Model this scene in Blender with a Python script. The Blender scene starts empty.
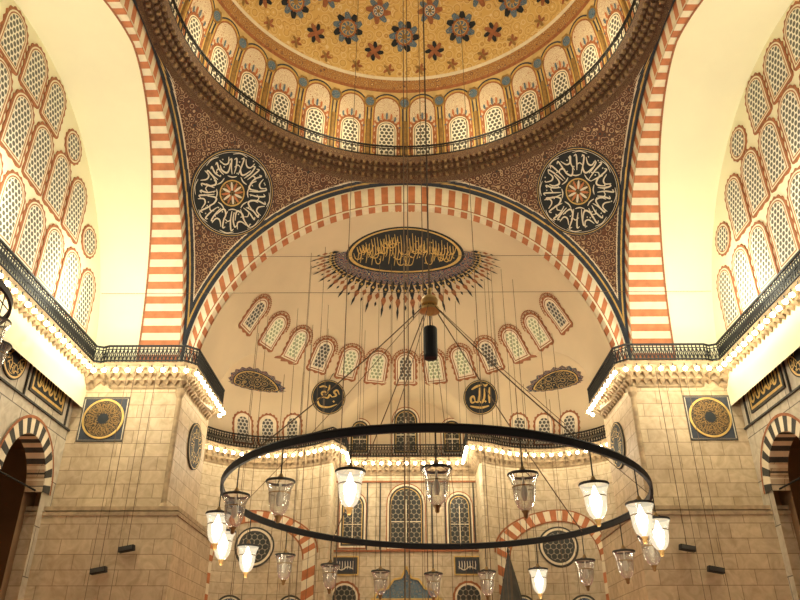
import bpy, math, random
from mathutils import Vector
random.seed(7)
sin,cos,pi,sqrt=math.sin,math.cos,math.pi,math.sqrt
rad=math.radians
scene=bpy.context.scene
# ---------------------------------------------------------------- materials
def newmat(name):
    m=bpy.data.materials.new(name); m.use_nodes=True
    nt=m.node_tree; b=nt.nodes['Principled BSDF']
    return m,nt,b
def L(nt,a,b): nt.links.new(a,b)
def N(nt,t,**k):
    n=nt.nodes.new(t)
    for a,v in k.items(): setattr(n,a,v)
    return n
def ramp(nt,fac,stops,interp='LINEAR'):
    r=N(nt,'ShaderNodeValToRGB'); r.color_ramp.interpolation=interp
    e=r.color_ramp.elements
    while len(e)<len(stops): e.new(0.5)
    for i,(p,c) in enumerate(stops):
        e[i].position=p; e[i].color=(*c,1)
    L(nt,fac,r.inputs[0]); return r
def plain(name,col,rough=.75,metal=0.,var=.12,scale=.6,emis=0,ecol=None):
    m,nt,b=newmat(name)
    b.inputs['Roughness'].default_value=rough; b.inputs['Metallic'].default_value=metal
    tc=N(nt,'ShaderNodeTexCoord'); nz=N(nt,'ShaderNodeTexNoise')
    nz.inputs['Scale'].default_value=scale; nz.inputs['Detail'].default_value=5
    L(nt,tc.outputs['Object'],nz.inputs['Vector'])
    r=ramp(nt,nz.outputs['Fac'],[(.3,tuple(c*(1-var) for c in col)),(.7,tuple(min(1,c*(1+var*.6)) for c in col))])
    L(nt,r.outputs[0],b.inputs['Base Color'])
    if emis:
        b.inputs['Emission Color'].default_value=(*(ecol or col),1); b.inputs['Emission Strength'].default_value=emis
        m.cycles.emission_sampling='NONE'
    return m
def pattern(name,cols,scale,rough=.7,metal=0,coord='Object',thr=(.42,.5,.6)):
    """arabesque : distorted voronoi + noise, hard ramps"""
    m,nt,b=newmat(name); b.inputs['Roughness'].default_value=rough; b.inputs['Metallic'].default_value=metal
    tc=N(nt,'ShaderNodeTexCoord'); nz=N(nt,'ShaderNodeTexNoise'); nz.inputs['Scale'].default_value=scale*.8
    nz.inputs['Detail'].default_value=2; L(nt,tc.outputs[coord],nz.inputs['Vector'])
    mx=N(nt,'ShaderNodeMixRGB'); mx.inputs[0].default_value=.06
    L(nt,tc.outputs[coord],mx.inputs[1]); L(nt,nz.outputs['Color'],mx.inputs[2])
    vo=N(nt,'ShaderNodeTexVoronoi'); vo.inputs['Scale'].default_value=scale; vo.inputs['Randomness'].default_value=.55
    L(nt,mx.outputs[0],vo.inputs['Vector'])
    mu=N(nt,'ShaderNodeMath',operation='MULTIPLY'); mu.inputs[1].default_value=3.2; L(nt,vo.outputs['Distance'],mu.inputs[0])
    fr=N(nt,'ShaderNodeMath',operation='FRACT'); L(nt,mu.outputs[0],fr.inputs[0])
    r=ramp(nt,fr.outputs[0],[(0,cols[0]),(thr[0],cols[1]),(thr[1],cols[0]),(thr[2],cols[2]),(min(.98,thr[2]+.14),cols[0])],'CONSTANT')
    L(nt,r.outputs[0],b.inputs['Base Color'])
    return m
def blocks(name,c1,c2,mortar,bw=1.5,bh=.75,ms=.012,uv=False,bump=True):
    m,nt,b=newmat(name); b.inputs['Roughness'].default_value=.55
    tc=N(nt,'ShaderNodeTexCoord')
    if uv: vec=tc.outputs['UV']
    else:
        s=N(nt,'ShaderNodeSeparateXYZ'); L(nt,tc.outputs['Object'],s.inputs[0])
        a=N(nt,'ShaderNodeMath',operation='ADD'); L(nt,s.outputs[0],a.inputs[0]); L(nt,s.outputs[1],a.inputs[1])
        c=N(nt,'ShaderNodeCombineXYZ'); L(nt,a.outputs[0],c.inputs[0]); L(nt,s.outputs[2],c.inputs[1]); vec=c.outputs[0]
    br=N(nt,'ShaderNodeTexBrick'); L(nt,vec,br.inputs['Vector'])
    br.inputs['Scale'].default_value=1; br.inputs['Brick Width'].default_value=bw; br.inputs['Row Height'].default_value=bh
    br.inputs['Mortar Size'].default_value=ms; br.inputs['Color1'].default_value=(*c1,1); br.inputs['Color2'].default_value=(*c2,1)
    br.inputs['Mortar'].default_value=(*mortar,1)
    nz=N(nt,'ShaderNodeTexNoise'); nz.inputs['Scale'].default_value=1.3; nz.inputs['Detail'].default_value=7
    nz.inputs['Distortion'].default_value=1.5
    L(nt,tc.outputs['Object'],nz.inputs['Vector'])
    r=ramp(nt,nz.outputs['Fac'],[(.3,(.68,.64,.57)),(.65,(1,1,1))])
    mx=N(nt,'ShaderNodeMixRGB',blend_type='MULTIPLY'); mx.inputs[0].default_value=.85
    L(nt,br.outputs['Color'],mx.inputs[1]); L(nt,r.outputs[0],mx.inputs[2]); L(nt,mx.outputs[0],b.inputs['Base Color'])
    return m
def lattice(name,frame,hole,p=.3,rr=.36,emis=0):
    m,nt,b=newmat(name); b.inputs['Roughness'].default_value=.5
    tc=N(nt,'ShaderNodeTexCoord')
    def dist(ox,oy):
        mp=N(nt,'ShaderNodeMapping'); mp.inputs['Scale'].default_value=(1/p,1/(p*1.73),1)
        mp.inputs['Location'].default_value=(ox,oy,0); L(nt,tc.outputs['UV'],mp.inputs['Vector'])
        f=N(nt,'ShaderNodeVectorMath',operation='FRACTION'); L(nt,mp.outputs[0],f.inputs[0])
        s=N(nt,'ShaderNodeVectorMath',operation='SUBTRACT'); L(nt,f.outputs[0],s.inputs[0]); s.inputs[1].default_value=(.5,.5,0)
        q=N(nt,'ShaderNodeVectorMath',operation='MULTIPLY'); L(nt,s.outputs[0],q.inputs[0]); q.inputs[1].default_value=(1,1.73,0)
        l=N(nt,'ShaderNodeVectorMath',operation='LENGTH'); L(nt,q.outputs[0],l.inputs[0]); return l.outputs['Value']
    mn=N(nt,'ShaderNodeMath',operation='MINIMUM'); L(nt,dist(0,0),mn.inputs[0]); L(nt,dist(.5,.5),mn.inputs[1])
    r=ramp(nt,mn.outputs[0],[(0,hole),(rr,frame)],'CONSTANT'); L(nt,r.outputs[0],b.inputs['Base Color'])
    if emis:
        L(nt,r.outputs[0],b.inputs['Emission Color']); b.inputs['Emission Strength'].default_value=emis
        m.cycles.emission_sampling='NONE'
    return m
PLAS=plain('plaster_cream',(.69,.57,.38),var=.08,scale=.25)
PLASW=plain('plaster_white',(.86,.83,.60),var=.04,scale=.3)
MARB=blocks('marble_blocks',(.64,.52,.34),(.52,.41,.27),(.26,.19,.11),1.7,.8,.018)
MARBW=blocks('marble_wall',(.68,.58,.41),(.59,.50,.35),(.34,.27,.17),1.5,.8,.018,uv=True)
MARBG=blocks('marble_grey_panels',(.62,.58,.47),(.54,.50,.40),(.15,.13,.11),2.2,2.6,.03)
RED=plain('voussoir_terracotta',(.52,.185,.075),var=.22,scale=2)
WHT=plain('voussoir_cream',(.78,.70,.52),var=.10,scale=2)
BLK=plain('dark_serpentine',(.05,.05,.045),var=.3,scale=2)
BROWN=plain('stencil_brown',(.34,.125,.05),var=.3,scale=5)
NAVY=plain('medallion_black',(.010,.016,.022),var=.2,scale=2)
IVORY=plain('calligraphy_ivory',(.74,.69,.56),var=.05)
GOLD=plain('gold_leaf',(.62,.42,.13),rough=.45,metal=.3,var=.2,scale=3)
DGOLD=plain('gold_dark',(.32,.19,.06),rough=.5,metal=.2,var=.3,scale=4)
IRON=plain('wrought_iron',(.009,.011,.013),rough=.6,var=.2,metal=.1)
ROPE=plain('cable_brown',(.13,.085,.05),var=.1)
MUQ=plain('muqarnas_stone',(.40,.30,.18),var=.35,scale=2.5)
PEND=pattern('pendentive_arabesque',[(.125,.048,.028),(.50,.36,.20),(.04,.04,.04)],2.7,thr=(.32,.55,.72))
PBLUE=plain('border_dark_blue',(.035,.045,.065),var=.3,scale=3)
DOMEG=pattern('dome_gold_arabesque',[(.66,.44,.14),(.42,.22,.07),(.76,.60,.32)],1.6,thr=(.30,.40,.60))
DOMEP=plain('dome_pale_gold',(.62,.44,.18),var=.25,scale=1.5)
DBAND=pattern('dome_band',[(.40,.20,.06),(.70,.52,.24),(.13,.06,.05)],2.6)
BAYF=pattern('dome_bay_fill',[(.72,.62,.44),(.62,.46,.32),(.42,.18,.10)],3.6,thr=(.3,.36,.78))
CORN=pattern('cornice_paint',[(.15,.08,.04),(.40,.27,.13),(.07,.035,.03)],3.4)
CORN2=plain('cornice_gilt_drop',(.25,.155,.07),var=.3,scale=4)
CALG=pattern('gold_calligraphy',[(.02,.025,.03),(.50,.34,.13),(.50,.36,.14)],1.9,metal=.1)
CALG2=pattern('gold_calligraphy_fine',[(.05,.035,.02),(.40,.27,.10),(.32,.21,.08)],3.6,metal=.2)
LATW=lattice('window_lattice_white',(.82,.79,.68),(.10,.10,.08),.34,.385)
LATG=lattice('window_lattice_green',(.72,.71,.50),(.30,.34,.19),.34,.36,.12)
LATD=lattice('window_lattice_grey',(.58,.54,.43),(.07,.07,.06),.34,.38)
STAIN=lattice('stained_glass_dark',(.30,.26,.18),(.025,.03,.03),.44,.46)
TILE=pattern('blue_tile',[(.03,.06,.16),(.60,.58,.48),(.10,.22,.30)],2.5)
TEAL=pattern('roundel_blue',[(.10,.17,.24),(.42,.34,.20),(.04,.07,.11)],3.0)
FRINGE=pattern('medallion_fringe',[(.03,.05,.10),(.45,.18,.09),(.50,.40,.22)],2.6,thr=(.3,.46,.7))
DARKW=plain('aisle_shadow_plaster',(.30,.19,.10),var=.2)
CARPET=pattern('carpet_red',[(.35,.05,.03),(.45,.12,.06),(.10,.08,.15)],1.0)
BULB=plain('bulb_glow',(1,.9,.65),var=0,emis=32,ecol=(1,.84,.55))
LAMPON=plain('lamp_bulb_glow',(1,.9,.65),var=0,emis=30,ecol=(1,.88,.64))
def glassmat(name,dif,em=0):
    m,nt,b=newmat(name)
    nt.nodes.remove(b); out=nt.nodes['Material Output']
    tr=N(nt,'ShaderNodeBsdfTransparent'); tr.inputs[0].default_value=(.95,.95,.93,1)
    gl=N(nt,'ShaderNodeBsdfGlossy'); gl.inputs['Roughness'].default_value=.05; gl.inputs[0].default_value=(.95,.97,1,1)
    if em:
        df=N(nt,'ShaderNodeEmission'); df.inputs[0].default_value=(1,.86,.60,1); df.inputs[1].default_value=em
        m.cycles.emission_sampling='NONE'
    else:
        df=N(nt,'ShaderNodeBsdfDiffuse'); df.inputs[0].default_value=(.95,.95,.90,1)
    lw=N(nt,'ShaderNodeLayerWeight'); lw.inputs[0].default_value=.42
    m1=N(nt,'ShaderNodeMixShader'); L(nt,lw.outputs['Facing'],m1.inputs[0]); L(nt,tr.outputs[0],m1.inputs[1]); L(nt,gl.outputs[0],m1.inputs[2])
    m2=N(nt,'ShaderNodeMixShader'); m2.inputs[0].default_value=dif; L(nt,m1.outputs[0],m2.inputs[1]); L(nt,df.outputs[0],m2.inputs[2])
    L(nt,m2.outputs[0],out.inputs[0]); return m
GLASS=glassmat('lamp_clear_glass',.15); GLASSON=glassmat('lamp_lit_glass',.42,1.5)
# ---------------------------------------------------------------- mesh builder
class MB:
    def __init__(s): s.v=[];s.f=[];s.m=[];s.uv=[];s.mats=[]
    def mi(s,m):
        if m not in s.mats: s.mats.append(m)
        return s.mats.index(m)
    def poly(s,pts,m,uvs=None):
        i=len(s.v); s.v+= [tuple(p) for p in pts]; s.f.append(tuple(range(i,i+len(pts)))); s.m.append(s.mi(m))
        s.uv+= list(uvs) if uvs else [(p[0]+p[1],p[2]) for p in pts]
    def grid(s,rows,m,uvs=None,close=False):
        base=len(s.v); nr=len(rows); nc=len(rows[0])
        for r in range(nr):
            for c in range(nc):
                p=rows[r][c]; s.v.append(tuple(p)); s.uv.append(uvs[r][c] if uvs else (p[0]+p[1],p[2]))
        for r in range(nr-1):
            for c in range(nc if close else nc-1):
                c2=(c+1)%nc
                s.f.append((base+r*nc+c,base+r*nc+c2,base+(r+1)*nc+c2,base+(r+1)*nc+c))
                s.m.append(s.mi(m(r,c) if callable(m) else m))
    def box(s,c,d,m,ax=None):
        ax=ax or (Vector((1,0,0)),Vector((0,1,0)),Vector((0,0,1)))
        c=Vector(c); h=[ax[i]*(d[i]/2) for i in range(3)]
        P=lambda a,b,e:c+h[0]*a+h[1]*b+h[2]*e
        for q in [((-1,-1,-1),(-1,1,-1),(1,1,-1),(1,-1,-1)),((-1,-1,1),(1,-1,1),(1,1,1),(-1,1,1)),
                  ((-1,-1,-1),(1,-1,-1),(1,-1,1),(-1,-1,1)),((1,1,-1),(-1,1,-1),(-1,1,1),(1,1,1)),
                  ((-1,1,-1),(-1,-1,-1),(-1,-1,1),(-1,1,1)),((1,-1,-1),(1,1,-1),(1,1,1),(1,-1,1))]:
            s.poly([P(*k) for k in q],m)
    def tube(s,pts,r,m,n=6,closed=False):
        pts=[Vector(p) for p in pts]; rows=[]
        for i,p in enumerate(pts):
            if closed: t=pts[(i+1)%len(pts)]-pts[i-1]
            else: t=pts[min(i+1,len(pts)-1)]-pts[max(i-1,0)]
            t.normalize(); a=t.cross(Vector((0,0,1)))
            if a.length<.05: a=Vector((1,0,0))
            a.normalize(); b=t.cross(a)
            rows.append([p+a*(r*cos(2*pi*k/n))+b*(r*sin(2*pi*k/n)) for k in range(n)])
        if closed: rows.append(rows[0])
        s.grid(rows,m,close=True)
    def lathe(s,prof,c,m,n=16):
        c=Vector(c)
        s.grid([[c+Vector((r*cos(2*pi*k/n),r*sin(2*pi*k/n),z)) for k in range(n)] for r,z in prof],m,close=True)
    def build(s,name,parent=None,smooth=None,fliptest=None):
        me=bpy.data.meshes.new(name); me.from_pydata(s.v,[],s.f)
        for m in s.mats: me.materials.append(m)
        me.polygons.foreach_set('material_index',s.m)
        ul=me.uv_layers.new(name='UVMap')
        for lp in me.loops: ul.data[lp.index].uv=s.uv[lp.vertex_index]
        if smooth is not None:
            me.polygons.foreach_set('use_smooth',[True]*len(me.polygons)); me.set_sharp_from_angle(angle=rad(smooth))
        me.update(); o=bpy.data.objects.new(name,me); scene.collection.objects.link(o)
        if parent: o.parent=parent
        return o
def empty(name,loc=(0,0,0)):
    e=bpy.data.objects.new(name,None); e.location=loc; scene.collection.objects.link(e); return e
# ---------------------------------------------------------------- key dimensions (metres; z=0 is eye level, floor -1.6)
FL=-1.6; S=14.3; RI,CI=13.7,16.6; CE=17.9
T=19.6; TW=20.2
O=Vector((0,15,16.7)); AX,AY,AZ=13.6,16.8,13.6
EX,EY,ER,EZ=11.0,25.5,6.8,6.5
CR,CZ,CY=6.0,17.2,34.6
def r_ell(d,cx,cy,a,b,c):
    ox,oy=-cx,-(cy)
    x,y,z=d
    if z<0: c=1e9
    A=(x/a)**2+(y/b)**2+(z/c)**2
    B=2*((ox*x)/a**2+(oy*y)/b**2); C=(ox/a)**2+(oy/b)**2-1
    D=B*B-4*A*C
    if D<0 or A<1e-12: return 0
    return (-B+sqrt(D))/(2*A)
def rmax(d):
    x,y,z=d
    r=max(r_ell(d,0,0,AX if z>=0 else 15.6,AY,AZ),r_ell(d,-EX,EY-15,ER,ER,EZ),r_ell(d,EX,EY-15,ER,ER,EZ))
    tw=CR/abs(x) if abs(x)>1e-9 else 1e9
    ty=(CY-15)/y if y>1e-9 else 1e9
    t=tw
    if z>0:
        zo=O.z-CZ; A=x*x+z*z; B=2*z*zo; C=zo*zo-CR*CR
        tb=(-B+sqrt(B*B-4*A*C))/(2*A)
        if O.z+tb*z>CZ: t=min(t,tb)
    r=max(r,min(t,ty))
    if z<0: r=min(r,(FL-O.z)/z)
    return r
def snapO(p,off=0):
    d=(Vector(p)-O); d.normalize(); return O+d*(rmax(d)-off)
def Yw(x,v):
    best=0
    z=max(0,v-16.7)
    q=1-(x/AX)**2-(z/AZ)**2
    if q>0: best=15+AY*sqrt(q)
    q=1-((abs(x)-EX)/ER)**2-(z/EZ)**2
    if q>0: best=max(best,EY+ER*sqrt(q))
    if abs(x)<CR and (v<CZ or x*x+(v-CZ)**2<CR*CR): best=max(best,CY)
    return best
def pl_flat(P,sd,td,n):
    P,sd,td,n=map(Vector,(P,sd,td,n)); return lambda s,t,o:P+sd*s+td*t+n*o
def pl_semi(x,v):
    P=Vector((x,Yw(x,v),v)); e=.25
    d=Vector((x+e,Yw(x+e,v),v))-Vector((x-e,Yw(x-e,v),v)); d.normalize()
    u=Vector((x,Yw(x,v+e),v+e))-Vector((x,Yw(x,v-e),v-e)); u.normalize()
    return lambda s,t,o:snapO(P+d*s+u*t,o)
def pl_dome(az0,v0,R=13.9):
    def f(s,t,o):
        a=v0+t; r=R-o
        if a<35: z=a; ps=0; rr=r
        else: ps=(a-35)/R; rr=r*cos(ps); z=35+r*sin(ps)
        az=az0+s/R
        return Vector((rr*sin(az),rr*cos(az),z))
    return f
def pl_pol(az0,ps0,R=13.9):
    C=Vector((0,0,35)); n=Vector((cos(ps0)*sin(az0),cos(ps0)*cos(az0),sin(ps0)))
    sd=Vector((cos(az0),-sin(az0),0)); td=sd.cross(n)*-1
    def f(s,t,o):
        d=(n*R+sd*s+td*t); d.normalize(); return C+d*(R-o)
    return f
def arch_o(w,h,off=0,zig=0,pt=1.0,dy=0):
    hw=w/2+off; b=-h/2-off; sp=h/2-w/2*pt; P=[]
    for i in range(6): P.append((-hw+2*hw*i/6,b))
    for i in range(8): P.append((hw,b+(sp-b)*i/8))
    for i in range(16):
        a=pi*i/16; x=hw*cos(a); y=hw*pt*sin(a)
        if pt>1: y=hw*pt*(sin(a)**.85)*(1) if 0<a<pi else 0
        P.append((x,sp+y))
    for i in range(8): P.append((-hw,sp-(sp-b)*i/8))
    if zig:
        Q=[]
        for i,(x,y) in enumerate(P):
            l=max(1e-6,sqrt(x*x+y*y)); k=zig if i%2 else 0
            Q.append((x+x/l*k,y+y/l*k))
        P=Q
    return [(x,y+dy) for x,y in P]
def circ_o(r,n=32,zig=0,sy=1):
    return [((r+(zig if i%2 else 0))*cos(2*pi*i/n),(r+(zig if i%2 else 0))*sin(2*pi*i/n)*sy) for i in range(n)]
def decal(mb,pl,outs,mats,off=.05,rings=3,cen=(0,0),edge=None):
    for k in range(len(outs)-1):
        rows=[[pl(s,t,off) for s,t in outs[k]],[pl(s,t,off) for s,t in outs[k+1]]]
        mb.grid(rows,mats[k],uvs=[outs[k],outs[k+1]],close=True)
    o=outs[-1]; rows=[];uv=[]
    for r in range(rings+1):
        q=1-r/rings
        pp=[(cen[0]+(s-cen[0])*q,cen[1]+(t-cen[1])*q) for s,t in o]; uv.append(pp)
        rows.append([pl(s,t,off) for s,t in pp])
    mb.grid(rows,mats[-1],uvs=uv,close=True)
    mb.grid([[pl(s,t,0) for s,t in outs[0]],[pl(s,t,off) for s,t in outs[0]]],edge or mats[0],close=True)
def smoothp(P,n=6):
    out=[]
    for i in range(len(P)-1):
        p0=P[max(i-1,0)];p1=P[i];p2=P[i+1];p3=P[min(i+2,len(P)-1)]
        for k in range(n):
            t=k/n
            out.append(tuple(.5*((2*p1[j])+(-p0[j]+p2[j])*t+(2*p0[j]-5*p1[j]+4*p2[j]-p3[j])*t*t+(-p0[j]+3*p1[j]-3*p2[j]+p3[j])*t**3) for j in (0,1)))
    out.append(P[-1]); return out
def ribbon(mb,pl,P,w,m,off=.1,taper=True,sm=True):
    P=smoothp(P) if sm else P
    A=[];B=[];n=len(P)
    for i,p in enumerate(P):
        a=P[max(i-1,0)];b=P[min(i+1,n-1)]; dx,dy=b[0]-a[0],b[1]-a[1]; l=max(1e-6,sqrt(dx*dx+dy*dy))
        ww=w/2*((.35+.65*sin(pi*(i+.6)/(n+.2))) if taper else 1)
        A.append((p[0]-dy/l*ww,p[1]+dx/l*ww)); B.append((p[0]+dy/l*ww,p[1]-dx/l*ww))
    mb.grid([[pl(s,t,off) for s,t in A],[pl(s,t,off) for s,t in B]],m,uvs=[A,B])
def diamond(mb,pl,x,y,r,m,off=.1):
    mb.poly([pl(x+a,y+b,off) for a,b in ((r,0),(0,r),(-r,0),(0,-r))],m)
def rosette_calligraphy(mb,pl,R,m,seed,off=.12,ns=8,wf=1.0):
    rn=random.Random(seed)
    pol=lambda r,a:(R*r*cos(a),R*r*sin(a))
    for k in range(ns):
        a0=2*pi*k/ns+.1; w=2*pi/ns
        for q in (.05,.33,.52):
            a=a0+w*(q+rn.uniform(-.04,.04)); r0=rn.uniform(.40,.50); r1=rn.uniform(.78,.88); b=rn.uniform(-.05,.05)
            ribbon(mb,pl,[pol(r0,a-b),pol((r0+r1)/2,a+b),pol(r1,a),pol(r1-.03,a+.07)],.036*R*wf,m,off)
        r=rn.uniform(.50,.60)
        ribbon(mb,pl,[pol(r+.10,a0+w*.55),pol(r-.06,a0+w*.66),pol(r-.10,a0+w*.84),pol(r+.0,a0+w*1.02),pol(r+.12,a0+w*1.0)],.042*R*wf,m,off)
        r=rn.uniform(.70,.76)
        ribbon(mb,pl,[pol(r+.12,a0+w*.6),pol(r-.02,a0+w*.64),pol(r-.03,a0+w*.82),pol(r+.10,a0+w*.96)],.036*R*wf,m,off)
        ribbon(mb,pl,[pol(.90,a0-w*.05),pol(.93,a0+w*.2),pol(.90,a0+w*.45)],.022*R*wf,m,off)
        ribbon(mb,pl,[pol(.40,a0+w*.1),pol(.37,a0+w*.45),pol(.42,a0+w*.8)],.03*R*wf,m,off)
        ribbon(mb,pl,[pol(.62,a0+w*.05),pol(.66,a0+w*.2),pol(.60,a0+w*.36)],.026*R*wf,m,off)
        for _ in range(5):
            x,y=pol(rn.uniform(.45,.9),a0+w*rn.random()); diamond(mb,pl,x,y,.02*R,m,off)
# ---------------------------------------------------------------- floor
mb=MB(); mb.poly([(-30,-32,FL),(30,-32,FL),(30,36,FL),(-30,36,FL)],CARPET); mb.build('floor')
# ---------------------------------------------------------------- semi dome + far walls
mb=MB(); rows=[];uvs=[]
els=[-62+i*.5 for i in range(int(152/.5)+1)]
azs=[i*.5 for i in range(361)]
for el in els:
    r_=[];u_=[]
    for az in azs:
        a=rad(az);e=rad(min(el,89.99)); d=Vector((cos(e)*cos(a),cos(e)*sin(a),sin(e)))
        p=O+d*rmax(d); r_.append(p); u_.append((a*19,p.z))
    rows.append(r_);uvs.append(u_)
def sm(i,j):
    z=(rows[i][j].z+rows[i+1][j].z)/2
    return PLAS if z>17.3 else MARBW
mb.grid(rows,sm,uvs=uvs); mb.build('semi_dome_apse',smooth=28)
# main medallion on semi-dome
mb=MB()
def pl_med(s,t,o):
    b=s; a=rad(15.3)-t; k=1-o/14
    return Vector((AX*k*sin(b),15+AY*k*sin(a)*cos(b),16.7+AZ*k*cos(a)*cos(b)))
ro=lambda q,n=48:[(q*rad(18)*cos(2*pi*i/n),q*rad(8.2)*sin(2*pi*i/n)) for i in range(n)]
decal(mb,pl_med,[ro(1.08),ro(1.03),ro(.97)],[NAVY,GOLD,NAVY],.05,6)
def fmed(q,a): return (q*rad(18)*cos(a),q*rad(8.2)*sin(a)*(1+1.1*max(0,q-1.08)*abs(sin(a))))
A_=[pi*.93+pi*1.14*k/60 for k in range(61)]
mb.grid([[pl_med(*fmed(q,a),.04) for a in A_] for q in (1.06,1.18,1.30)],FRINGE)
mb.grid([[pl_med(*fmed(q,a),.06) for a in A_] for q in (1.295,1.315)],GOLD)
for k in range(41):
    a=pi*.92+pi*1.16*k/40
    for r0,r1,w,m,o in ((1.22,1.54 if k%2 else 1.44,.042,NAVY,.055),(1.44,1.66 if k%2 else 1.56,.032,BROWN,.05),(1.58,1.78 if k%2 else 1.66,.014,NAVY,.06)):
        mb.poly([pl_med(*fmed(q,a+d),o) for q,d in ((r0,0),((r0+r1)/2,-w),(r1,0),((r0+r1)/2,w))],m)
    q=1.38; c=fmed(q,a); mb.poly([pl_med(c[0]+x*.009,c[1]+y*.009,.09) for x,y in ((1,0),(0,1),(-1,0),(0,-1))],GOLD)
rn=random.Random(3); f_=rad(18),rad(8.2)
F=lambda u,v:(u*f_[0],v*f_[1])
for k in range(34):
    x=-.86+1.72*k/33; h=sqrt(max(.02,1-x*x))*.84; lo=rn.uniform(-.9,-.1)
    ribbon(mb,pl_med,[F(x-.02,h*lo),F(x+.015,0),F(x,h*rn.uniform(.6,1))],.0055,GOLD,.09)
    c=rn.uniform(-.75,.5)*h; s=rn.uniform(.05,.09)
    ribbon(mb,pl_med,[F(x-s,c+.22),F(x-s*.6,c-.06),F(x+s*.5,c-.08),F(x+s,c+.25)],.006,GOLD,.09)
    c=rn.uniform(-.8,.6)*h; mb.poly([pl_med((x+.03)*f_[0]+a*.005,c*f_[1]+b*.005,.09) for a,b in ((1,0),(0,1),(-1,0),(0,-1))],GOLD)
mb.build('semi_dome_medallion')
# exedra medallions
for sg in (-1,1):
    mb=MB(); pl=pl_semi(sg*12.65,22.3)
    def half(q,zg=0,n=40):
        out=[]
        for i in range(n):
            a=2*pi*i/n; k=q*(1+(zg if i%2 else 0)); x=1.75*k*cos(a); y=(1.45*k*sin(a) if sin(a)>0 else .40*k*sin(a))
            out.append((x,y-.1))
        return out
    decal(mb,pl,[half(1.30,.12),half(1.16),half(1.10),half(1.03)],[FRINGE,NAVY,GOLD,CALG],.06,5,(0,0))
    mb.build('exedra_medallion')
# semi-dome windows
wn=[0]
def wname(): wn[0]+=1; return 'window_%d'%wn[0]
for k in range(-6,7):
    x=11.35*sin(rad(12.3*k)); v=24.0
    cp=cos(rad(12.3*k)); mb=MB()
    P=Vector((x,15+AY*.845*cp,v))
    d=Vector((11.35*cp,-AY*.845*sin(rad(12.3*k)),0)).normalized()
    nrm=Vector((x/AX**2,(P.y-15)/AY**2,(v-16.7)/AZ**2)).normalized(); u=d.cross(nrm); 
    if u.z<0:u=-u
    pl=(lambda P,d,u:(lambda s,t,o:snapO(P+d*s+u*t,o)))(P,d,u)
    decal(mb,pl,[arch_o(.95,2.0,.46,.13),arch_o(.95,2.0,.34,0),arch_o(.95,2.0,.26,0),arch_o(.95,2.0,.18,0),arch_o(.95,2.0)],[BROWN,WHT,BROWN,WHT,LATD if k%3==0 else LATG],.06,3)
    for i in range(22):
        a=pi*i/21; diamond(mb,pl,(.475+.68)*cos(a),.52+(.475+.68)*sin(a),.09,BROWN,.05)
    mb.build(wname())
for sg in (-1,1):
    for x in (9.7,11.8,13.8):
        mb=MB(); pl=pl_semi(sg*x,19.4)
        decal(mb,pl,[arch_o(.9,1.9,.40,.1),arch_o(.9,1.9,.28),arch_o(.9,1.9,.12),arch_o(.9,1.9)],[BROWN,WHT,WHT,LATD],.06,3); mb.build(wname())
def farwin(x,v,w,h,mat,pt=1.15):
    mb=MB(); pl=pl_flat((x,CY,v),(1,0,0),(0,0,1),(0,-1,0))
    decal(mb,pl,[arch_o(w,h,.42,.0,pt),arch_o(w,h,.34,0,pt),arch_o(w,h,.2,0,pt),arch_o(w,h,.06,0,pt),arch_o(w,h,0,0,pt)],[BROWN,WHT,BLK,GOLD,mat],.08,3)
    mb.box((x,CY-.12,v-h*.1),(.07,.08,h*.8),WHT); mb.box((x,CY-.12,v-h*.1),(w,.08,.07),WHT)
    mb.build(wname())
farwin(0,20.2,1.7,3.6,STAIN); farwin(-4.1,19.7,1.2,2.5,STAIN); farwin(4.1,19.7,1.2,2.5,STAIN)
farwin(0,12.8,2.5,4.6,STAIN); farwin(-4.5,12.5,1.5,3.8,STAIN); farwin(4.5,12.5,1.5,3.8,STAIN)
for x in (-5.0,5.0):
    mb=MB(); pl=pl_flat((x,CY,6.4),(1,0,0),(0,0,1),(0,-1,0))
    decal(mb,pl,[circ_o(1.25,32,.06),circ_o(1.1),circ_o(.95)],[BROWN,WHT,STAIN],.08)
    mb.build(wname())
# exedra lower striped arches + round windows
for sg in (-1,1):
    pl=pl_semi(sg*12.2,8.3); mb=MB(); n=26
    for i in range(n):
        a0=pi*i/n;a1=pi*(i+1)/n; m=RED if i%2 else WHT
        mb.grid([[pl(r*cos(a),r*sin(a)*1.02,.08) for a in (a0,(a0+a1)/2,a1)] for r in (3.55,4.0,4.35)],m)
    for r in (3.5,4.4):
        mb.grid([[pl(q*cos(pi*i/40),q*sin(pi*i/40),.10) for i in range(41)] for q in (r,r+.1)],BROWN)
    for s0 in (-3.95,3.95):
        for j in range(12):
            z0=-.1-j*.8
            mb.grid([[pl(s0+q,z0-k*.4,.08) for q in (-.4,0,.4)] for k in (0,1,2)],RED if j%2 else WHT)
    mb.build('striped_wall_arch')
    mb=MB(); pl=pl_semi(sg*12.2,9.9)
    decal(mb,pl,[circ_o(1.55,40),circ_o(1.42,40),circ_o(1.25,40),circ_o(1.1,40)],[BLK,WHT,BLK,STAIN],.10); mb.build(wname())
    for x in (9.0,13.6):
        mb=MB(); pl=pl_semi(sg*x,5.2)
        decal(mb,pl,[circ_o(1.1,32),circ_o(.95,32),circ_o(.85,32)],[BLK,WHT,TILE],.09); mb.build(wname())
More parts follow.
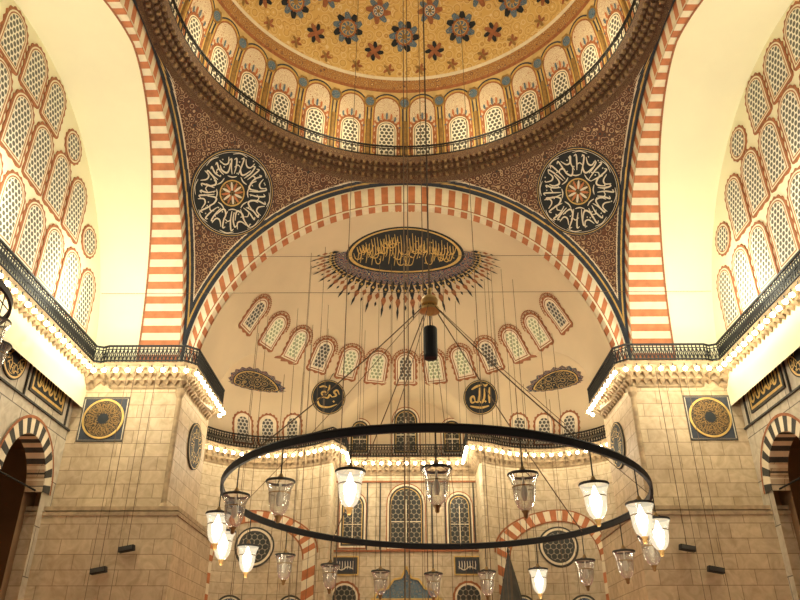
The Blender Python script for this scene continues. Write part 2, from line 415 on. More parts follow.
# far wall mouldings, tiles, crest
mb=MB()
for z,h in ((10.0,.14),(15.7,.14)):
    mb.box((0,CY-.08,z),(2*CR-.02,.16,h),BROWN)
for x in (-5.75,5.75,-3.3,3.3,-2.2,2.2): mb.box((x,CY-.06,12.8),(.10,.1,5.6),BLK)
mb.build('trim_1')
for x in (-5.0,5.0):
    mb=MB(); pl=pl_flat((x,CY,8.85),(1,0,0),(0,0,1),(0,-1,0))
    R=lambda w,h:[(-w,-h),(w,-h),(w,h),(-w,h)]
    decal(mb,pl,[R(1.1,.75),R(1.0,.65),R(.85,.5)],[GOLD,BLK,PBLUE],.08,2)
    for k in range(7): ribbon(mb,pl,[(-.7+k*.22,-.3),(-.66+k*.22,.0),(-.68+k*.22,.35)],.07,IVORY,.12)
    ribbon(mb,pl,[(-.75,-.1),(-.3,-.35),(.2,-.1),(.7,-.3)],.09,IVORY,.12); mb.build('calligraphy_tile_panel')
mb=MB()
mb.box((0,CY-.5,2.2),(5.2,1.0,7.6),MARBG); mb.box((0,CY-.6,6.1),(5.6,1.2,.3),GOLD)
P=[(-2.6,0),(-2.2,.7),(-1.5,.8),(-1.0,1.5),(-.4,1.6),(0,2.5),(.4,1.6),(1.0,1.5),(1.5,.8),(2.2,.7),(2.6,0)]
for i in range(len(P)-1):
    a,b=P[i],P[i+1]
    mb.poly([(a[0],CY-.7,6.2),(b[0],CY-.7,6.2),(b[0],CY-.7,6.2+b[1]),(a[0],CY-.7,6.2+a[1])],TEAL)
    mb.box(((a[0]+b[0])/2,CY-.68,6.2+(a[1]+b[1])/2),(sqrt((a[0]-b[0])**2+(a[1]-b[1])**2),.2,.15),GOLD,
        (Vector((b[0]-a[0],0,b[1]-a[1])).normalized(),Vector((0,1,0)),Vector((-(b[1]-a[1]),0,b[0]-a[0])).normalized()))
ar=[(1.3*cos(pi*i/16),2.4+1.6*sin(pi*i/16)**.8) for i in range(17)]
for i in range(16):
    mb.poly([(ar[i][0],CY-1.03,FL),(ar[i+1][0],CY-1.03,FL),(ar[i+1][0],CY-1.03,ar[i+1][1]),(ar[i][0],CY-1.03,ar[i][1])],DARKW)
mb.build('mihrab')
mb=MB(); mb.lathe([(.02,9.5),(.12,9.1),(.05,9.0),(.5,7.2),(.95,5.2),(1.15,5.0),(1.1,4.7),(1.1,2.0),(1.2,1.8),(1.2,FL)],(7.7,29.4,0),BLK,8)
for i in range(12): mb.box((7.7,28-i*.55,FL+(12-i)*.15),(1.6,.56,(12-i)*.3),MARB)
mb.build('minbar')
# ---------------------------------------------------------------- great arches
def edge_strip(mb,fm,R,C,w,m,off,n=90,phi0=0,phi1=180):
    A=[rad(phi0+(phi1-phi0)*i/n) for i in range(n+1)]
    mb.grid([[fm(r*cos(a),C+r*sin(a),off) for a in A] for r in (R,R+w)],m)
def arch_face(mb,fm,n,dep,ri,ci,sub=2):
    for i in range(n):
        m=RED if i%2==0 else WHT
        A=[pi*(i+k/sub)/n for k in range(sub+1)]
        rin=[(ri*cos(a),ci+ri*sin(a)) for a in A]; rou=[(S*cos(a),CE+S*sin(a)) for a in A]
        mb.grid([[fm(y,z,0) for y,z in rin],[fm(y,z,0) for y,z in rou]],m)
        mb.grid([[fm(y,z,0) for y,z in rin],[fm(y,z,dep(a)) for (y,z),a in zip(rin,A)]],m)
mb=MB(); fm=lambda y,z,d:Vector((y,S+d,z))
arch_face(mb,fm,91,lambda a:.9,RI,CI)
edge_strip(mb,fm,RI,CI,.12,WHT,-.04); edge_strip(mb,fm,S-.16,CE,.16,PBLUE,-.04); edge_strip(mb,fm,S-.26,CE,.10,WHT,-.04)
edge_strip(mb,fm,RI+.12,CI,.07,BROWN,-.04)
mb.build('arch_far_striped')
RS,CS=13.75,17.1
dep=lambda a:.45+2.15*abs(cos(a))**1.3
for sg in (-1,1):
    mb=MB(); fm=(lambda sg:(lambda y,z,d:Vector((sg*(S+d),y,z))))(sg)
    arch_face(mb,fm,91,dep,RS,CS)
    edge_strip(mb,fm,RS,CS,.10,WHT,-.04); edge_strip(mb,fm,S-.16,CE,.16,PBLUE,-.04)
    A=[rad(180*i/90) for i in range(91)]
    mb.grid([[Vector((sg*(S+dep(a)+x),r*cos(a),CS+r*sin(a))) for a in A] for x,r in ((-.12,RS-.03),(0,RS-.03),(0,RS))],BROWN)
    mb.grid([[Vector((sg*(S+dep(a)+(T-S-dep(a))*q),RS*cos(a),CS+RS*sin(a))) for a in A] for q in (0,.5,1)],PLASW)
    for y in (-RS,RS): mb.poly([(sg*S,y,15),(sg*T,y,15),(sg*T,y,CS),(sg*S,y,CS)],PLASW)
    mb.build('arch_side_striped',smooth=30)
# pendentives
R2=S*sqrt(2)
def pend_mat(p):
    e=min(S-abs(p.x),S-abs(p.y))
    return PBLUE if e<.12 else (GOLD if e<.20 else (PBLUE if e<.36 else (WHT if e<.42 else PEND)))
for sx,sy in ((-1,1),(1,1),(-1,-1),(1,-1)):
    mb=MB(); rows=[]
    for i in range(121):
        z=CE+S*(i/120)*.9999; rho=sqrt(max(S*S,R2*R2-(z-CE)**2)); a=math.acos(min(1,S/rho))
        rows.append([Vector((sx*rho*cos(t),sy*rho*sin(t),z)) for t in [a+(pi/2-2*a)*j/140 for j in range(141)]])
    mb.grid(rows,lambda i,j:pend_mat((rows[i][j]+rows[i+1][j+1])/2)); mb.build('pendentive',smooth=40)
    s=11.7; P=Vector((sx*s,sy*s,0)); P.z=CE+sqrt(R2*R2-2*s*s)
    C=Vector((0,0,CE)); n=(C-P).normalized(); sd=Vector((0,0,1)).cross(n).normalized()*1; td=n.cross(sd)*1
    if td.z<0: td=-td; sd=-sd
    def pl(s_,t_,o,P=P,sd=sd,td=td,C=C):
        d=(P+sd*s_+td*t_-C).normalized(); return C+d*(R2-o)
    mb=MB(); R=3.0
    decal(mb,pl,[circ_o(R,64),circ_o(R*.975,64),circ_o(R*.96,64),circ_o(R*.93,64),circ_o(R*.92,64),circ_o(R*.30,64),circ_o(R*.27,64)],[PBLUE,GOLD,NAVY,IVORY,NAVY,GOLD,CALG2],.08,5)
    rosette_calligraphy(mb,pl,R*.98,IVORY,11+sx+3*sy)
    for k in range(12):
        a=2*pi*k/12
        ribbon(mb,pl,[(R*.06*cos(a),R*.06*sin(a)),(R*.15*cos(a),R*.15*sin(a)),(R*.25*cos(a),R*.25*sin(a))],.16,RED if k%2 else IVORY,.12)
    mb.build('calligraphy_roundel')
# ---------------------------------------------------------------- dome
mb=MB(); prof=[(14.3,32.15),(14.1,32.5),(13.8,32.55),(13.8,32.85),(13.5,32.9),(13.5,33.2),(13.25,33.25),(13.1,33.68),(13.95,33.74)]
n=192
mb.grid([[Vector((r*sin(2*pi*k/n),r*cos(2*pi*k/n),z)) for k in range(n)] for r,z in prof],CORN,close=True)
for k in range(200):
    a=2*pi*k/200; d=Vector((sin(a),cos(a),0)); t=Vector((cos(a),-sin(a),0))
    for r,z in ((13.8,32.45),(13.5,32.85),(13.25,33.2)):
        mb.box(d*(r)+Vector((0,0,z-.05)),(.18,.2,.24),CORN2 if k%2 else CORN,(t,d,Vector((0,0,1))))
mb.build('dome_cornice')
mb=MB(); prof=[]
zone=[]
a=33.75
while a<35: prof.append((13.9,a)); zone.append(a); a+=.4
for i in range(0,181):
    ps=rad(i*.5); prof.append((13.9*cos(ps)+1e-4,35+13.9*sin(ps))); zone.append(35+13.9*ps)
def dm(i,j):
    ps=math.degrees((zone[i]-35)/13.9)
    if ps<19.6: return DOMEP
    if ps<20.6: return BROWN
    if ps<24: return DBAND
    if ps<24.6: return WHT
    if ps<49: return DOMEG
    if ps<50: return BROWN
    if ps<54: return DBAND
    if ps<55: return WHT
    if ps<74: return DOMEG
    return CALG
mb.grid([[Vector((r*sin(2*pi*k/n),r*cos(2*pi*k/n),z)) for k in range(n)] for r,z in prof],dm,close=True)
mb.build('dome',smooth=30)
mb=MB()
for k in range(32):
    az=2*pi*(k+.5)/32
    pl=pl_dome(az,37.0)
    decal(mb,pl,[arch_o(2.25,5.1,.14,0,1.15),arch_o(2.25,5.1,.04,0,1.15),arch_o(2.25,5.1,-.08,0,1.15),arch_o(2.25,5.1,-.18,0,1.15)],[PBLUE,GOLD,BROWN,BAYF],.05,5)
    pl=pl_dome(az,35.8)
    decal(mb,pl,[arch_o(1.05,2.7,.34,.14,1.1),arch_o(1.05,2.7,.22,0,1.1),arch_o(1.05,2.7,.14,0,1.1),arch_o(1.05,2.7,.09,0,1.1),arch_o(1.05,2.7,0,0,1.1)],[BROWN,WHT,PBLUE,WHT,LATW],.10,3)
    for i in range(9):
        b=pi*(i+.5)/9; r=1.05
        ribbon(mb,pl,[(.85*cos(b),.9+.85*sin(b)),(1.0*cos(b),.9+1.15*sin(b)),(1.0*cos(b),.9+1.45*sin(b))],.16,RED if i%2 else TEAL,.10)
    pl=pl_dome(2*pi*k/32,36.2)
    mb.grid([[pl(s,t,.16 if abs(s)<.1 else .04) for t in [-2.1+.42*q for q in range(9)]] for s in (-.17,-.08,0,.08,.17)],DGOLD)
    decal(mb,pl_dome(2*pi*k/32,39.0),[circ_o(.46,16,.08),circ_o(.34,16)],[DGOLD,TEAL],.06,2)
mb.build('dome_window_ring')
mb=MB()
def flower(az,ps,r,inner,ring):
    pl=pl_pol(rad(az),rad(ps))
    decal(mb,pl,[circ_o(r,32,r*.16),circ_o(r*.85),circ_o(r*.78),circ_o(r*.3)],[BROWN,ring,inner,DGOLD],.09,3)
    for k in range(8):
        a=2*pi*k/8; ribbon(mb,pl,[(r*.3*cos(a),r*.3*sin(a)),(r*.55*cos(a+.25),r*.55*sin(a+.25)),(r*.75*cos(a),r*.75*sin(a))],r*.14,ring,.12)
def leaf(az,ps,r,m1,m2,n=8):
    pl=pl_pol(rad(az),rad(ps))
    for k in range(n):
        a=2*pi*k/n
        ribbon(mb,pl,[(0,0),(r*.5*cos(a+.12),r*.5*sin(a+.12)),(r*cos(a),r*sin(a))],r*.45,m1 if k%2 else m2,.05+.01*(k%2))
for k in range(16):
    leaf(22.5*k,37.5,1.15,TEAL,NAVY,10); flower(22.5*k,37.5,.62,TEAL,GOLD)
    leaf(22.5*k+11.25,32.5,.72,BROWN,NAVY,8); leaf(22.5*k+11.25,44.5,.95,TEAL,BROWN,8); flower(22.5*k+11.25,44.5,.45,TEAL,WHT)
    flower(22.5*k,59,.6,BROWN,GOLD); leaf(22.5*k+5.6,27.3,.45,DGOLD,BROWN,5); leaf(22.5*k+16.9,27.3,.45,DGOLD,BROWN,5)
mb.build('dome_painted_rosettes')
def resample(P,sp):
    out=[];acc=0
    for i in range(len(P)-1):
        a,b=P[i],P[i+1];l=(b-a).length
        if l<1e-6: continue
        t=(b-a)/l
        x=(sp-(acc%sp))%sp
        while x<l: out.append((a+t*x,t)); x+=sp
        acc+=l
    return out
def rail(mb,path,z0,h,closed=False,sp=.24,th=.05,lat=True):
    P=[Vector((p[0],p[1],0)) for p in path]
    if closed: P.append(P[0])
    for zz,w in ((z0+h,.10),(z0+h*.8,.05),(z0+.08,.08)):
        for i in range(len(P)-1):
            a,b=P[i],P[i+1]; d=b-a; l=d.length
            if l<1e-5: continue
            d.normalize(); mb.box((a+b)/2+Vector((0,0,zz)),(l+.03,w,w),IRON,(d,Vector((-d.y,d.x,0)),Vector((0,0,1))))
    prev=None
    for q,t in resample(P,sp):
        mb.box(q+Vector((0,0,z0+h/2)),(th,th,h),IRON,(t,Vector((-t.y,t.x,0)),Vector((0,0,1))))
        if lat and prev is not None:
            for a,b in ((.1,.8),(.8,.1)):
                A=prev+Vector((0,0,z0+h*a));B=q+Vector((0,0,z0+h*b)); d=(B-A); l=d.length; d.normalize()
                nn=Vector((-t.y,t.x,0)); mb.box((A+B)/2,(l,th*.8,th*.8),IRON,(d,nn,d.cross(nn)))
        prev=q
mb=MB(); rail(mb,[(13.15*sin(2*pi*k/96),13.15*cos(2*pi*k/96)) for k in range(96)],33.69,.95,True,.44,.055,False); mb.build('dome_gallery_railing')
# ---------------------------------------------------------------- side walls
for sg in (-1,1):
    nm='left' if sg<0 else 'right'
    mb=MB(); rows=[]
    for r in (0,.25,.5,.75,1): rows.append([Vector((sg*T,r*RS*cos(rad(180*i/60)),CS+r*RS*sin(rad(180*i/60)))) for i in range(61)])
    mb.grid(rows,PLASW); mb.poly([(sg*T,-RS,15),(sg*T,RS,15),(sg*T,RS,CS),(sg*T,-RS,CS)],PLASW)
    cs=[9.9,2.9,-4.1,-11.1]; hw=2.35; spg=9.6
    def bot(y):
        for c in cs:
            if abs(y-c)<hw: return spg+1.08*sqrt(hw*hw-(y-c)**2)
        return FL if y>12.25 else spg
    ys=sorted(set([13.68,-14.3]+[c+hw*cos(pi*i/24) for c in cs for i in range(25)]+[c+hw+1e-3 for c in cs]+[c-hw-1e-3 for c in cs]))
    for i in range(len(ys)-1):
        a,b=ys[i],ys[i+1]
        ba,bb=bot(a+ (1e-6)),bot(b-1e-6)
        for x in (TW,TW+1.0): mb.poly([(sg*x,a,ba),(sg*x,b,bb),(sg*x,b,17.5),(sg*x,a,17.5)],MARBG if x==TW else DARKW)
        mb.poly([(sg*TW,a,ba),(sg*TW,b,bb),(sg*(TW+1),b,bb),(sg*(TW+1),a,ba)],MARB)
    mb.poly([(sg*T,-14,17.45),(sg*T,14,17.45),(sg*(TW+1),14,17.45),(sg*(TW+1),-14,17.45)],PLAS)
    mb.build('wall_'+nm)
    mb=MB()
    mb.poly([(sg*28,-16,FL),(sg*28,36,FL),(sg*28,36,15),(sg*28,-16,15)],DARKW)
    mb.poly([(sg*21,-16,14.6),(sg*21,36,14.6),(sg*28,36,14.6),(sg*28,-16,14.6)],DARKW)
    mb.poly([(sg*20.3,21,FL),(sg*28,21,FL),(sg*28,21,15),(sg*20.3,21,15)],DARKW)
    mb.build('wall_aisle_'+nm)
    for c in cs:
        mb=MB(); n=21
        for i in range(n):
            m=BLK if i%2==0 else WHT
            A=[pi*(i+k/2)/n for k in range(3)]
            mb.grid([[Vector((sg*(TW-.06),c+r*cos(a),spg+1.08*r*sin(a))) for a in A] for r in (hw,hw+.75)],m)
            mb.grid([[Vector((sg*x,c+hw*cos(a),spg+1.08*(hw-.01)*sin(a))) for a in A] for x in (TW-.06,TW+1)],m)
        A=[pi*i/30 for i in range(31)]
        mb.grid([[Vector((sg*(TW-.09),c+r*cos(a),spg+1.08*r*sin(a))) for a in A] for r in (hw+.75,hw+.9)],BROWN)
        mb.build('arcade_arch')
        mb=MB(); mb.tube([(sg*(TW+.4),c-hw,spg+.1),(sg*(TW+.4),c+hw,spg+.1)],.05,IRON); mb.build('tie_rod')
    for y in (6.4,-.6,-7.6):
        mb=MB(); mb.lathe([(.75,FL),(.75,FL+.3),(.55,FL+.6),(.5,FL+.8),(.46,7.9),(.52,8.0),(.5,8.1),(.62,8.5),(.6,8.6),(.8,9.0),(.78,9.1),(1.0,9.45),(1.0,9.6)],(sg*(TW+.5),y,0),MARB,24)
        mb.build('marble_column',smooth=30)
    wl=[(y,21.0,3.2) for k in range(5) for y in (1.2+2.4*k,-1.2-2.4*k)]+[(2.4*k,25.2,3.2) for k in range(-3,4)]+[(y,28.8,2.5) for y in (0,2.4,-2.4)]
    for y,v,h in wl:
        mb=MB(); pl=pl_flat((sg*T,y,v),(0,1,0),(0,0,1),(-sg,0,0)); 
        w=1.5
        decal(mb,pl,[arch_o(w,h,.31,.11),arch_o(w,h,.22),arch_o(w,h,.13),arch_o(w,h,.06),arch_o(w,h)],[BROWN,WHT,BROWN,WHT,LATW],.08,2); mb.build(wname())
    for y,v in ((9.7,24.4),(-9.7,24.4),(5.3,28.2),(-5.3,28.2)):
        mb=MB(); pl=pl_flat((sg*T,y,v),(0,1,0),(0,0,1),(-sg,0,0))
        decal(mb,pl,[circ_o(1.0,32,.08),circ_o(.92),circ_o(.82),circ_o(.75)],[BROWN,WHT,BROWN,LATW],.08,2); mb.build(wname())
    R=lambda w,h:[(-w,-h),(w,-h),(w,h),(-w,h)]
    mb=MB(); pl=pl_flat((sg*TW,10.3,15.1),(0,1,0),(0,0,1),(-sg,0,0))
    decal(mb,pl,[R(2.1,1.0),R(1.95,.85),R(1.80,.70)],[BLK,GOLD,NAVY],.10,2)
    for k in range(11): ribbon(mb,pl,[(-1.6+k*.32,-.4),(-1.55+k*.32,.0),(-1.58+k*.32,.55)],.13,GOLD,.14)
    for k in range(5): ribbon(mb,pl,[(-1.7+k*.7,.1),(-1.5+k*.7,-.4),(-1.2+k*.7,-.45),(-1.0+k*.7,0)],.15,GOLD,.14)
    mb.build('calligraphy_panel')
    for y in (6.1,-2):
        mb=MB(); pl=pl_flat((sg*TW,y,15.1),(0,1,0),(0,0,1),(-sg,0,0))
        decal(mb,pl,[circ_o(1.2,48),circ_o(1.12,48),circ_o(1.02,48)],[BLK,GOLD,NAVY],.10,3); rosette_calligraphy(mb,pl,1.05,GOLD,5,.14,6,1.6); mb.build('gold_calligraphy_medallion')
    mb=MB()
    for z in (13.6,16.5): mb.box((sg*(TW-.05),-.3,z),(.14,28,.10),BLK)
    for y in (13.0,7.8,4.6,.6,-4): mb.box((sg*(TW-.05),y,15.05),(.12,.08,2.9),BLK)
    mb.build('trim_2' if sg<0 else 'trim_3')
    # pier
    mb=MB(); xi,xo=13.8,20.25
    mb.box((sg*(xi+xo)/2,(13.7+20.6)/2,(17.5+8.6)/2),(xo-xi,6.9,8.9),MARB)
    mb.box((sg*(12.7+21.2)/2,(12.9+20.9)/2,(8.5+FL)/2),(8.5,8.0,8.5-FL),MARB)
    for z,w in ((8.55,.35),(8.85,.2)):
        mb.box((sg*(12.7+21.2)/2,(12.9+20.9)/2,z),(8.5+w-.2,8.0+w-.2,.22),MUQ)
    mb.lathe([(.28,8.8),(.28,9.1),(.16,9.3),(.16,15.6),(.28,15.9),(.3,16.2)],(sg*(xi+.02),13.72,0),MUQ,12)
    mb.box((sg*(14.35+20)/2,(14.3+17)/2,(17.5+14)/2+.0),(5.6,1.2,3.4),MARB)
    mb.build('pier')
    mb=MB(); pl=pl_flat((sg*18.2,13.7,14.3),(1,0,0),(0,0,1),(0,-1,0)); R0=1.25
    decal(mb,pl,[R(1.40,1.40),R(1.33,1.33),R(1.27,1.27)],[BLK,MARBG,PBLUE],.05,2)
    decal(mb,pl,[circ_o(R0,48),circ_o(R0*.90,48),circ_o(R0*.86,48),circ_o(R0*.26,48)],[GOLD,NAVY,CALG2,NAVY],.12,3); rosette_calligraphy(mb,pl,R0*.93,DGOLD,9,.16,8); mb.build('gold_calligraphy_medallion')
    mb=MB(); pl=pl_flat((sg*xi,18.0,13.9),(0,1,0),(0,0,1),(-sg,0,0)); R0=1.5
    decal(mb,pl,[circ_o(R0,48),circ_o(R0*.95,48),circ_o(R0*.92,48)],[BLK,GOLD,NAVY],.12,3); rosette_calligraphy(mb,pl,R0*.93,GOLD,9,.16,5,.8); mb.build('gold_calligraphy_medallion')
# ---------------------------------------------------------------- balconies
def offset_path(P,nsign,o):
    out=[]
    n=len(P)
    for i in range(n):
        ts=[]
        if i>0: ts.append((P[i]-P[i-1]).normalized())
        if i<n-1: ts.append((P[i+1]-P[i]).normalized())
        ns=[Vector((-t.y,t.x,0))*nsign for t in ts]
        m=sum(ns,Vector()); m.normalize(); k=1/max(.5,m.dot(ns[0]))
        out.append(P[i]+m*(o*k))
    return out
ico=[(0,0,1),(.894,0,.447),(.276,.851,.447),(-.724,.526,.447),(-.724,-.526,.447),(.276,-.851,.447),(.724,.526,-.447),(-.276,.851,-.447),(-.894,0,-.447),(-.276,-.851,-.447),(.724,-.526,-.447),(0,0,-1)]
fc=[(0,1,2),(0,2,3),(0,3,4),(0,4,5),(0,5,1),(1,6,2),(2,7,3),(3,8,4),(4,9,5),(5,10,1),(6,7,2),(7,8,3),(8,9,4),(9,10,5),(10,6,1),(11,7,6),(11,8,7),(11,9,8),(11,10,9),(11,6,10)]
def balcony(path,ws,name):
    P=[Vector((p[0],p[1],0)) for p in path]; mb=MB(); Zv=Vector((0,0,1))
    prof=[(1.3,17.62),(0,17.62),(-.06,17.56),(0,17.32),(.3,17.3),(.3,17.02),(.6,16.98),(.6,16.66),(.88,16.6),(.9,16.3),(1.05,16.15)]
    rows=[]
    for o,z in prof: rows.append([q+Zv*z for q in offset_path(P,ws,o)])
    mb.grid(rows,MUQ)
    for o,z,h,sp in ((.12,17.32,.30,.5),(.42,17.02,.32,.5),(.72,16.68,.34,.5)):
        for q,t in resample(offset_path(P,ws,o),sp):
            nn=Vector((-t.y,t.x,0)); a=t*.2; b=nn*.16
            top=[q-a-b+Zv*z,q+a-b+Zv*z,q+a+b+Zv*z,q-a+b+Zv*z]; tip=q+nn*ws*.14+Zv*(z-h)
            for i in range(4): mb.poly([top[i],top[(i+1)%4],tip],MUQ)
    mb2=MB(); rail(mb2,[(p.x,p.y) for p in P],17.62,1.05)
    e=empty(name); mb.build('cornice',e); mb2.build('railing',e)
    mb3=MB()
    for o,z,sp,r in ((-.14,17.02,.72,.15),):
        for q,t in resample(offset_path(P,ws,o),sp):
            c=q+Zv*z
            for f in fc: mb3.poly([c+Vector(ico[i])*r for i in f],BULB)
            mb3.box(c+Zv*.22,(.05,.05,.24),IRON)
    mb3.build('bulb_string',e)
for sg in (-1,1):
    path=[(sg*19.1,-14),(sg*19.1,12.7),(sg*18.7,12.9),(sg*18.3,12.7),(sg*13.5,12.7),(sg*12.9,13.3),(sg*12.9,20.4),(sg*13.6,21.3)]
    balcony(path, 1 if sg<0 else -1,'gallery_balcony')
cont=[]
for i in range(0,281):
    a=rad(20+i*.5); d=Vector((cos(a),sin(a),0)); cont.append(O+d*(rmax(d)))
cont=[Vector((p.x,p.y,0)) for p in cont]
rs=[q for q,t in resample(cont,.8)]
inn=offset_path(rs,1,1.0)
path=[inn[0]]
for i in range(1,len(inn)):
    if (inn[i]-path[-1]).dot(rs[min(i+1,len(rs)-1)]-rs[i-1])>0.15: path.append(inn[i])
balcony([(p.x,p.y) for p in path],-1,'gallery_balcony')
# ---------------------------------------------------------------- hanging discs
def disc_board(x,v,kind):
    P=Vector((x,Yw(x,v),v)); nrm=Vector((-x*.05,-1,-.28)).normalized()
    sd=Vector((1,0,0)); sd=(sd-nrm*sd.dot(nrm)).normalized(); td=nrm.cross(sd); 
    if td.z<0: td=-td
    base=P+nrm*.55; pl=pl_flat(base,sd,td,nrm); mb=MB(); R=1.42
    decal(mb,pl,[circ_o(R,64),circ_o(R*.95,64),circ_o(R*.92,64)],[BLK,GOLD,NAVY],.08,3)
    q=lambda *p:[(a*R,b*R) for a,b in p]
    if kind:
        for p in (q((.55,.55),(.52,.1),(.53,-.35)),q((.25,.5),(.24,0),(.1,-.3),(-.05,-.22)),q((-.02,.55),(-.05,.1),(-.12,-.25),(-.3,-.25)),q((-.3,-.25),(-.5,-.3),(-.55,-.05),(-.38,.05),(-.3,-.25)),q((-.5,.45),(-.2,.62),(.1,.7)),q((.15,.75),(.3,.65),(.45,.75)),q((-.6,-.5),(0,-.6),(.5,-.5))):
            ribbon(mb,pl,p,.13*R,GOLD,.13)
    else:
        for p in (q((.62,.15),(.5,.4),(.3,.3),(.45,.1),(.2,.0)),q((.2,.0),(.05,.12),(-.05,-.05),(-.3,0)),q((-.3,0),(-.42,.22),(-.22,.3),(-.15,.1)),q((.05,.7),(.0,.4),(-.1,.2)),q((-.3,0),(-.62,-.15),(-.5,-.5),(0,-.58),(.5,-.4)),q((-.55,.55),(-.3,.62),(-.1,.55))):
            ribbon(mb,pl,p,.11*R,GOLD,.13)
    diamond(mb,pl,.3*R,-.25*R,.07*R,GOLD,.13)
    mb.tube([base+td*R*.9,snapO(base+td*R*1.3+Vector((0,1,.6)))],.03,IRON)
    mb.build('calligraphy_disc')
disc_board(-6.5,21.2,0); disc_board(6.3,21.2,1)
# ---------------------------------------------------------------- chandelier
def chandelier(name,cx,cy,cz0,R,nl,phase,hubz,topz,lit,lamp_s=1.0,chains=8,tilt=(0,0)):
    e=empty(name,(0,0,0))
    Z=lambda a:cz0+R*(cos(a)*tilt[0]+sin(a)*tilt[1])
    mb=MB(); n=96
    ring=lambda r,z:[Vector((cx+r*cos(2*pi*k/n),cy+r*sin(2*pi*k/n),Z(2*pi*k/n)+z)) for k in range(n)]
    mb.grid([ring(R-.03,-.055),ring(R+.03,-.055),ring(R+.03,.055),ring(R-.03,.055),ring(R-.03,-.055)],IRON,close=True)
    mb.tube(ring(R,.075),.03,IRON,6,True)
    mb.build('ring',e)
    mb=MB()
    for k in range(chains):
        a=2*pi*(k+.5)/chains+.2; p1=Vector((cx+R*cos(a),cy+R*sin(a),Z(a))); p0=Vector((cx,cy,hubz))
        pts=[p0.lerp(p1,i/12)-Vector((0,0,.12*sin(pi*i/12))) for i in range(13)]
        mb.tube(pts,.008 if k%2 else .014,ROPE,5)
    mb.tube([(cx,cy,hubz),(cx,cy,topz)],.02,ROPE,6); mb.build('suspension_cables',e)
    mb=MB(); mb.lathe([(.01,.35),(.06,.3),(.05,.15),(.16,.08),(.22,-.02),(.2,-.12),(.1,-.2),(.24,-.24),(.26,-.32),(.12,-.38),(.02,-.45)],(cx,cy,hubz),GOLD,20)
    mb.lathe([(.01,-.75),(.15,-.76),(.17,-.8),(.17,-1.5),(.15,-1.58),(.01,-1.6)],(cx,cy,hubz),IRON,16)
    mb.tube([(cx,cy,hubz-.4),(cx,cy,hubz-.78)],.02,IRON,5)
    mb.build('hub',e)
    mb=MB(); prof=[(.02,-1.32),(.035,-1.28),(.015,-1.24),(.06,-1.21),(.125,-1.15),(.165,-1.05),(.18,-.94),(.185,-.84),(.20,-.76),(.235,-.68),(.245,-.65)]
    for k in range(nl):
        a=2*pi*k/nl+phase; x,y=cx+R*cos(a),cy+R*sin(a); L_=k in lit; cz=Z(a)
        jz=random.uniform(-.04,.04)
        mb.lathe([(r*lamp_s,z+jz) for r,z in prof],(x,y,cz),GLASSON if L_ else GLASS,20)
        if L_:
            mb.lathe([(.01,-1.08),(.06,-1.05),(.10,-.97),(.10,-.86),(.05,-.78),(.03,-.72),(.01,-.66)],(x,y,cz+jz),LAMPON,12)
        else:
            mb.lathe([(.01,-1.06),(.035,-1.05),(.06,-.96),(.05,-.86),(.02,-.80),(.02,-.66)],(x,y,cz+jz),IVORY,10)
        mb.lathe([(.245*lamp_s,-.665),(.255*lamp_s,-.64),(.245*lamp_s,-.62)],(x,y,cz+jz),BLK,20)
        mb.lathe([(.185,-.855),(.192,-.845),(.185,-.835)],(x,y,cz+jz),DGOLD,20)
        mb.lathe([(.02,-1.33),(.04,-1.30),(.04,-1.26),(.07,-1.215)],(x,y,cz+jz),DGOLD,10)
        mb.lathe([(.06,-.60),(.05,-.56),(.02,-.5)],(x,y,cz+jz),DGOLD,10)
        for q in range(3):
            b=a+2*pi*q/3; mb.tube([(x+.235*cos(b),y+.235*sin(b),cz-.64+jz),(x,y,cz-.55+jz)],.008,IRON,4)
        mb.tube([(x,y,cz-.05),(x,y,cz-.5+jz)],.012,IRON,4)
    mb.build('glass_lamps',e,smooth=50)
    for k in lit:
        a=2*pi*k/nl+phase; ld=bpy.data.lights.new('lamp_light','POINT'); ld.energy=30; ld.color=(1,.85,.6); ld.shadow_soft_size=.15
        o=bpy.data.objects.new('lamp_light',ld); o.location=(cx+R*cos(a),cy+R*sin(a),Z(a)-1.5); o.parent=e; scene.collection.objects.link(o)
CCY=-12.35
chandelier('ring_chandelier',.6,CCY,3.54,4.5,20,rad(-91.5),8.5,39.0,{19,2,4,3,15,16,8,14},tilt=(-.02,-.042))
chandelier('ring_chandelier',-10.25,-16.0,7.0,2.3,12,rad(-80),9.5,16.2+8,{2})
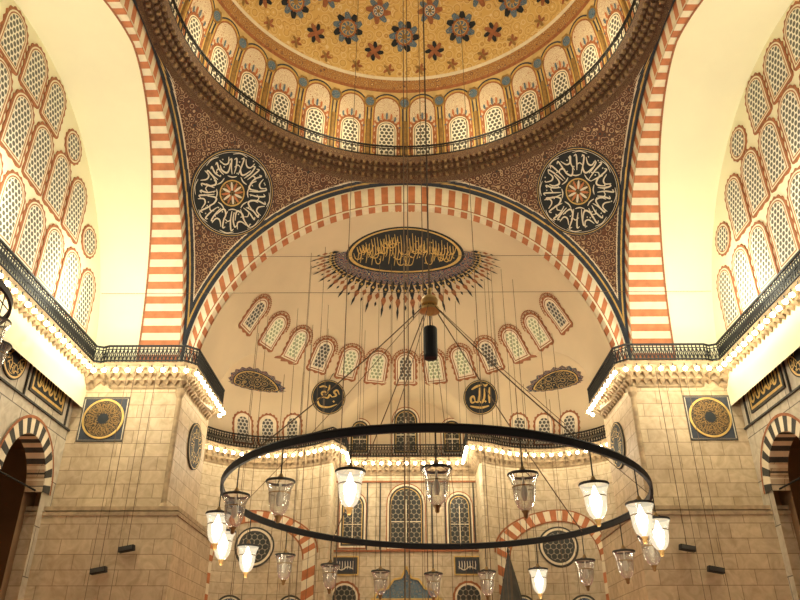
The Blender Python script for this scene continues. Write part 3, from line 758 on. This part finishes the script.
# ---------------------------------------------------------------- cables
mb=MB(); rn=random.Random(21)
for k in range(44):
    x=rn.uniform(-11,11); y=rn.uniform(17,27)
    q=1-(x/AX)**2-((y-15)/AY)**2
    if q<=.03: continue
    top=16.7+AZ*sqrt(q); mb.tube([(x,y,top),(x,y,FL+4)],.015,ROPE,4)
for x,y,z in ((-.05,-3,46.),(.12,-1,46.),(.9,4,46.),(-3.4,9,42.),(4.2,10,41.5)):
    r=sqrt(x*x+y*y); mb.tube([(x,y,35+sqrt(13.9**2-r*r)),(x,y,2.5)],.02,ROPE,4)
mb.tube([(-14.3,14,25.9),(14.3,14,25.9)],.018,ROPE,4)
mb.tube([(-19.2,12,22.0),(19.2,12,22.0)],.018,ROPE,4)
mb.build('hanging_cables')
for sg in (-1,1):
    for x,z in ((15.0,6.6),(16.3,5.5)):
        mb=MB()
        mb.tube([(sg*x,12.4,17.0),(sg*x,12.4,z)],.02,ROPE,4); mb.tube([(sg*(x+.5),12.5,17.0),(sg*(x+.5),12.5,FL)],.015,ROPE,4)
        ax=(Vector((cos(.3*sg),0,-sin(.3*sg)*.6)).normalized(),Vector((0,1,0)),Vector((sin(.3*sg)*.6,0,cos(.3*sg))).normalized())
        mb.box((sg*x,12.4,z),(.8,.35,.28),IRON,ax); mb.box((sg*x,12.2,z),(.7,.1,.2),BLK,ax); mb.build('speaker')
# ---------------------------------------------------------------- lights
K=.46
def pt(x,y,z,e,col=(1,.87,.63),r=.5,nm='gallery_lamp'):
    ld=bpy.data.lights.new(nm,'POINT'); ld.energy=e*K; ld.color=col; ld.shadow_soft_size=r
    o=bpy.data.objects.new(nm,ld); o.location=(x,y,z); scene.collection.objects.link(o)
for sg in (-1,1):
    for y in (-9,-1,8): pt(sg*17.2,y,20.2,2200,(1,.95,.72))
    pt(sg*16.5,10.6,15.2,700); pt(sg*12,11.3,19.4,700)
    pt(sg*9.5,26.5,15.2,950); pt(sg*11.0,21.5,15.0,600)
    pt(sg*4,30.5,15.2,850); pt(sg*6,22,19,500)
    pt(sg*24,9,6,500,(1,.62,.3),.5,'aisle_lamp')
for k in range(8):
    a=2*pi*(k+.5)/8; pt(11.3*sin(a),11.3*cos(a),35.6,780,(1,.82,.50),nm='dome_fill_light')  # lights added inside the dome base to brighten the dome, no fixtures
pt(0,-8,12,2900,(1,.85,.60),1.5,'hall_fill_light'); pt(0,6,10,2100,(1,.85,.60),1.5,'hall_fill_light')  # soft fill lights added in mid-air, not tied to any hanging lamp
w=bpy.data.worlds.new('World'); scene.world=w; w.use_nodes=True
bg=w.node_tree.nodes['Background']; bg.inputs[0].default_value=(1,.85,.62,1); bg.inputs[1].default_value=.17
scene.view_settings.view_transform='Standard'
cam=bpy.data.cameras.new('camera'); co=bpy.data.objects.new('camera',cam); scene.collection.objects.link(co)
co.location=(0,-28.35,0); co.rotation_euler=(rad(118),0,rad(.47)); cam.sensor_width=36; cam.lens=32.85; cam.clip_end=500
scene.camera=co
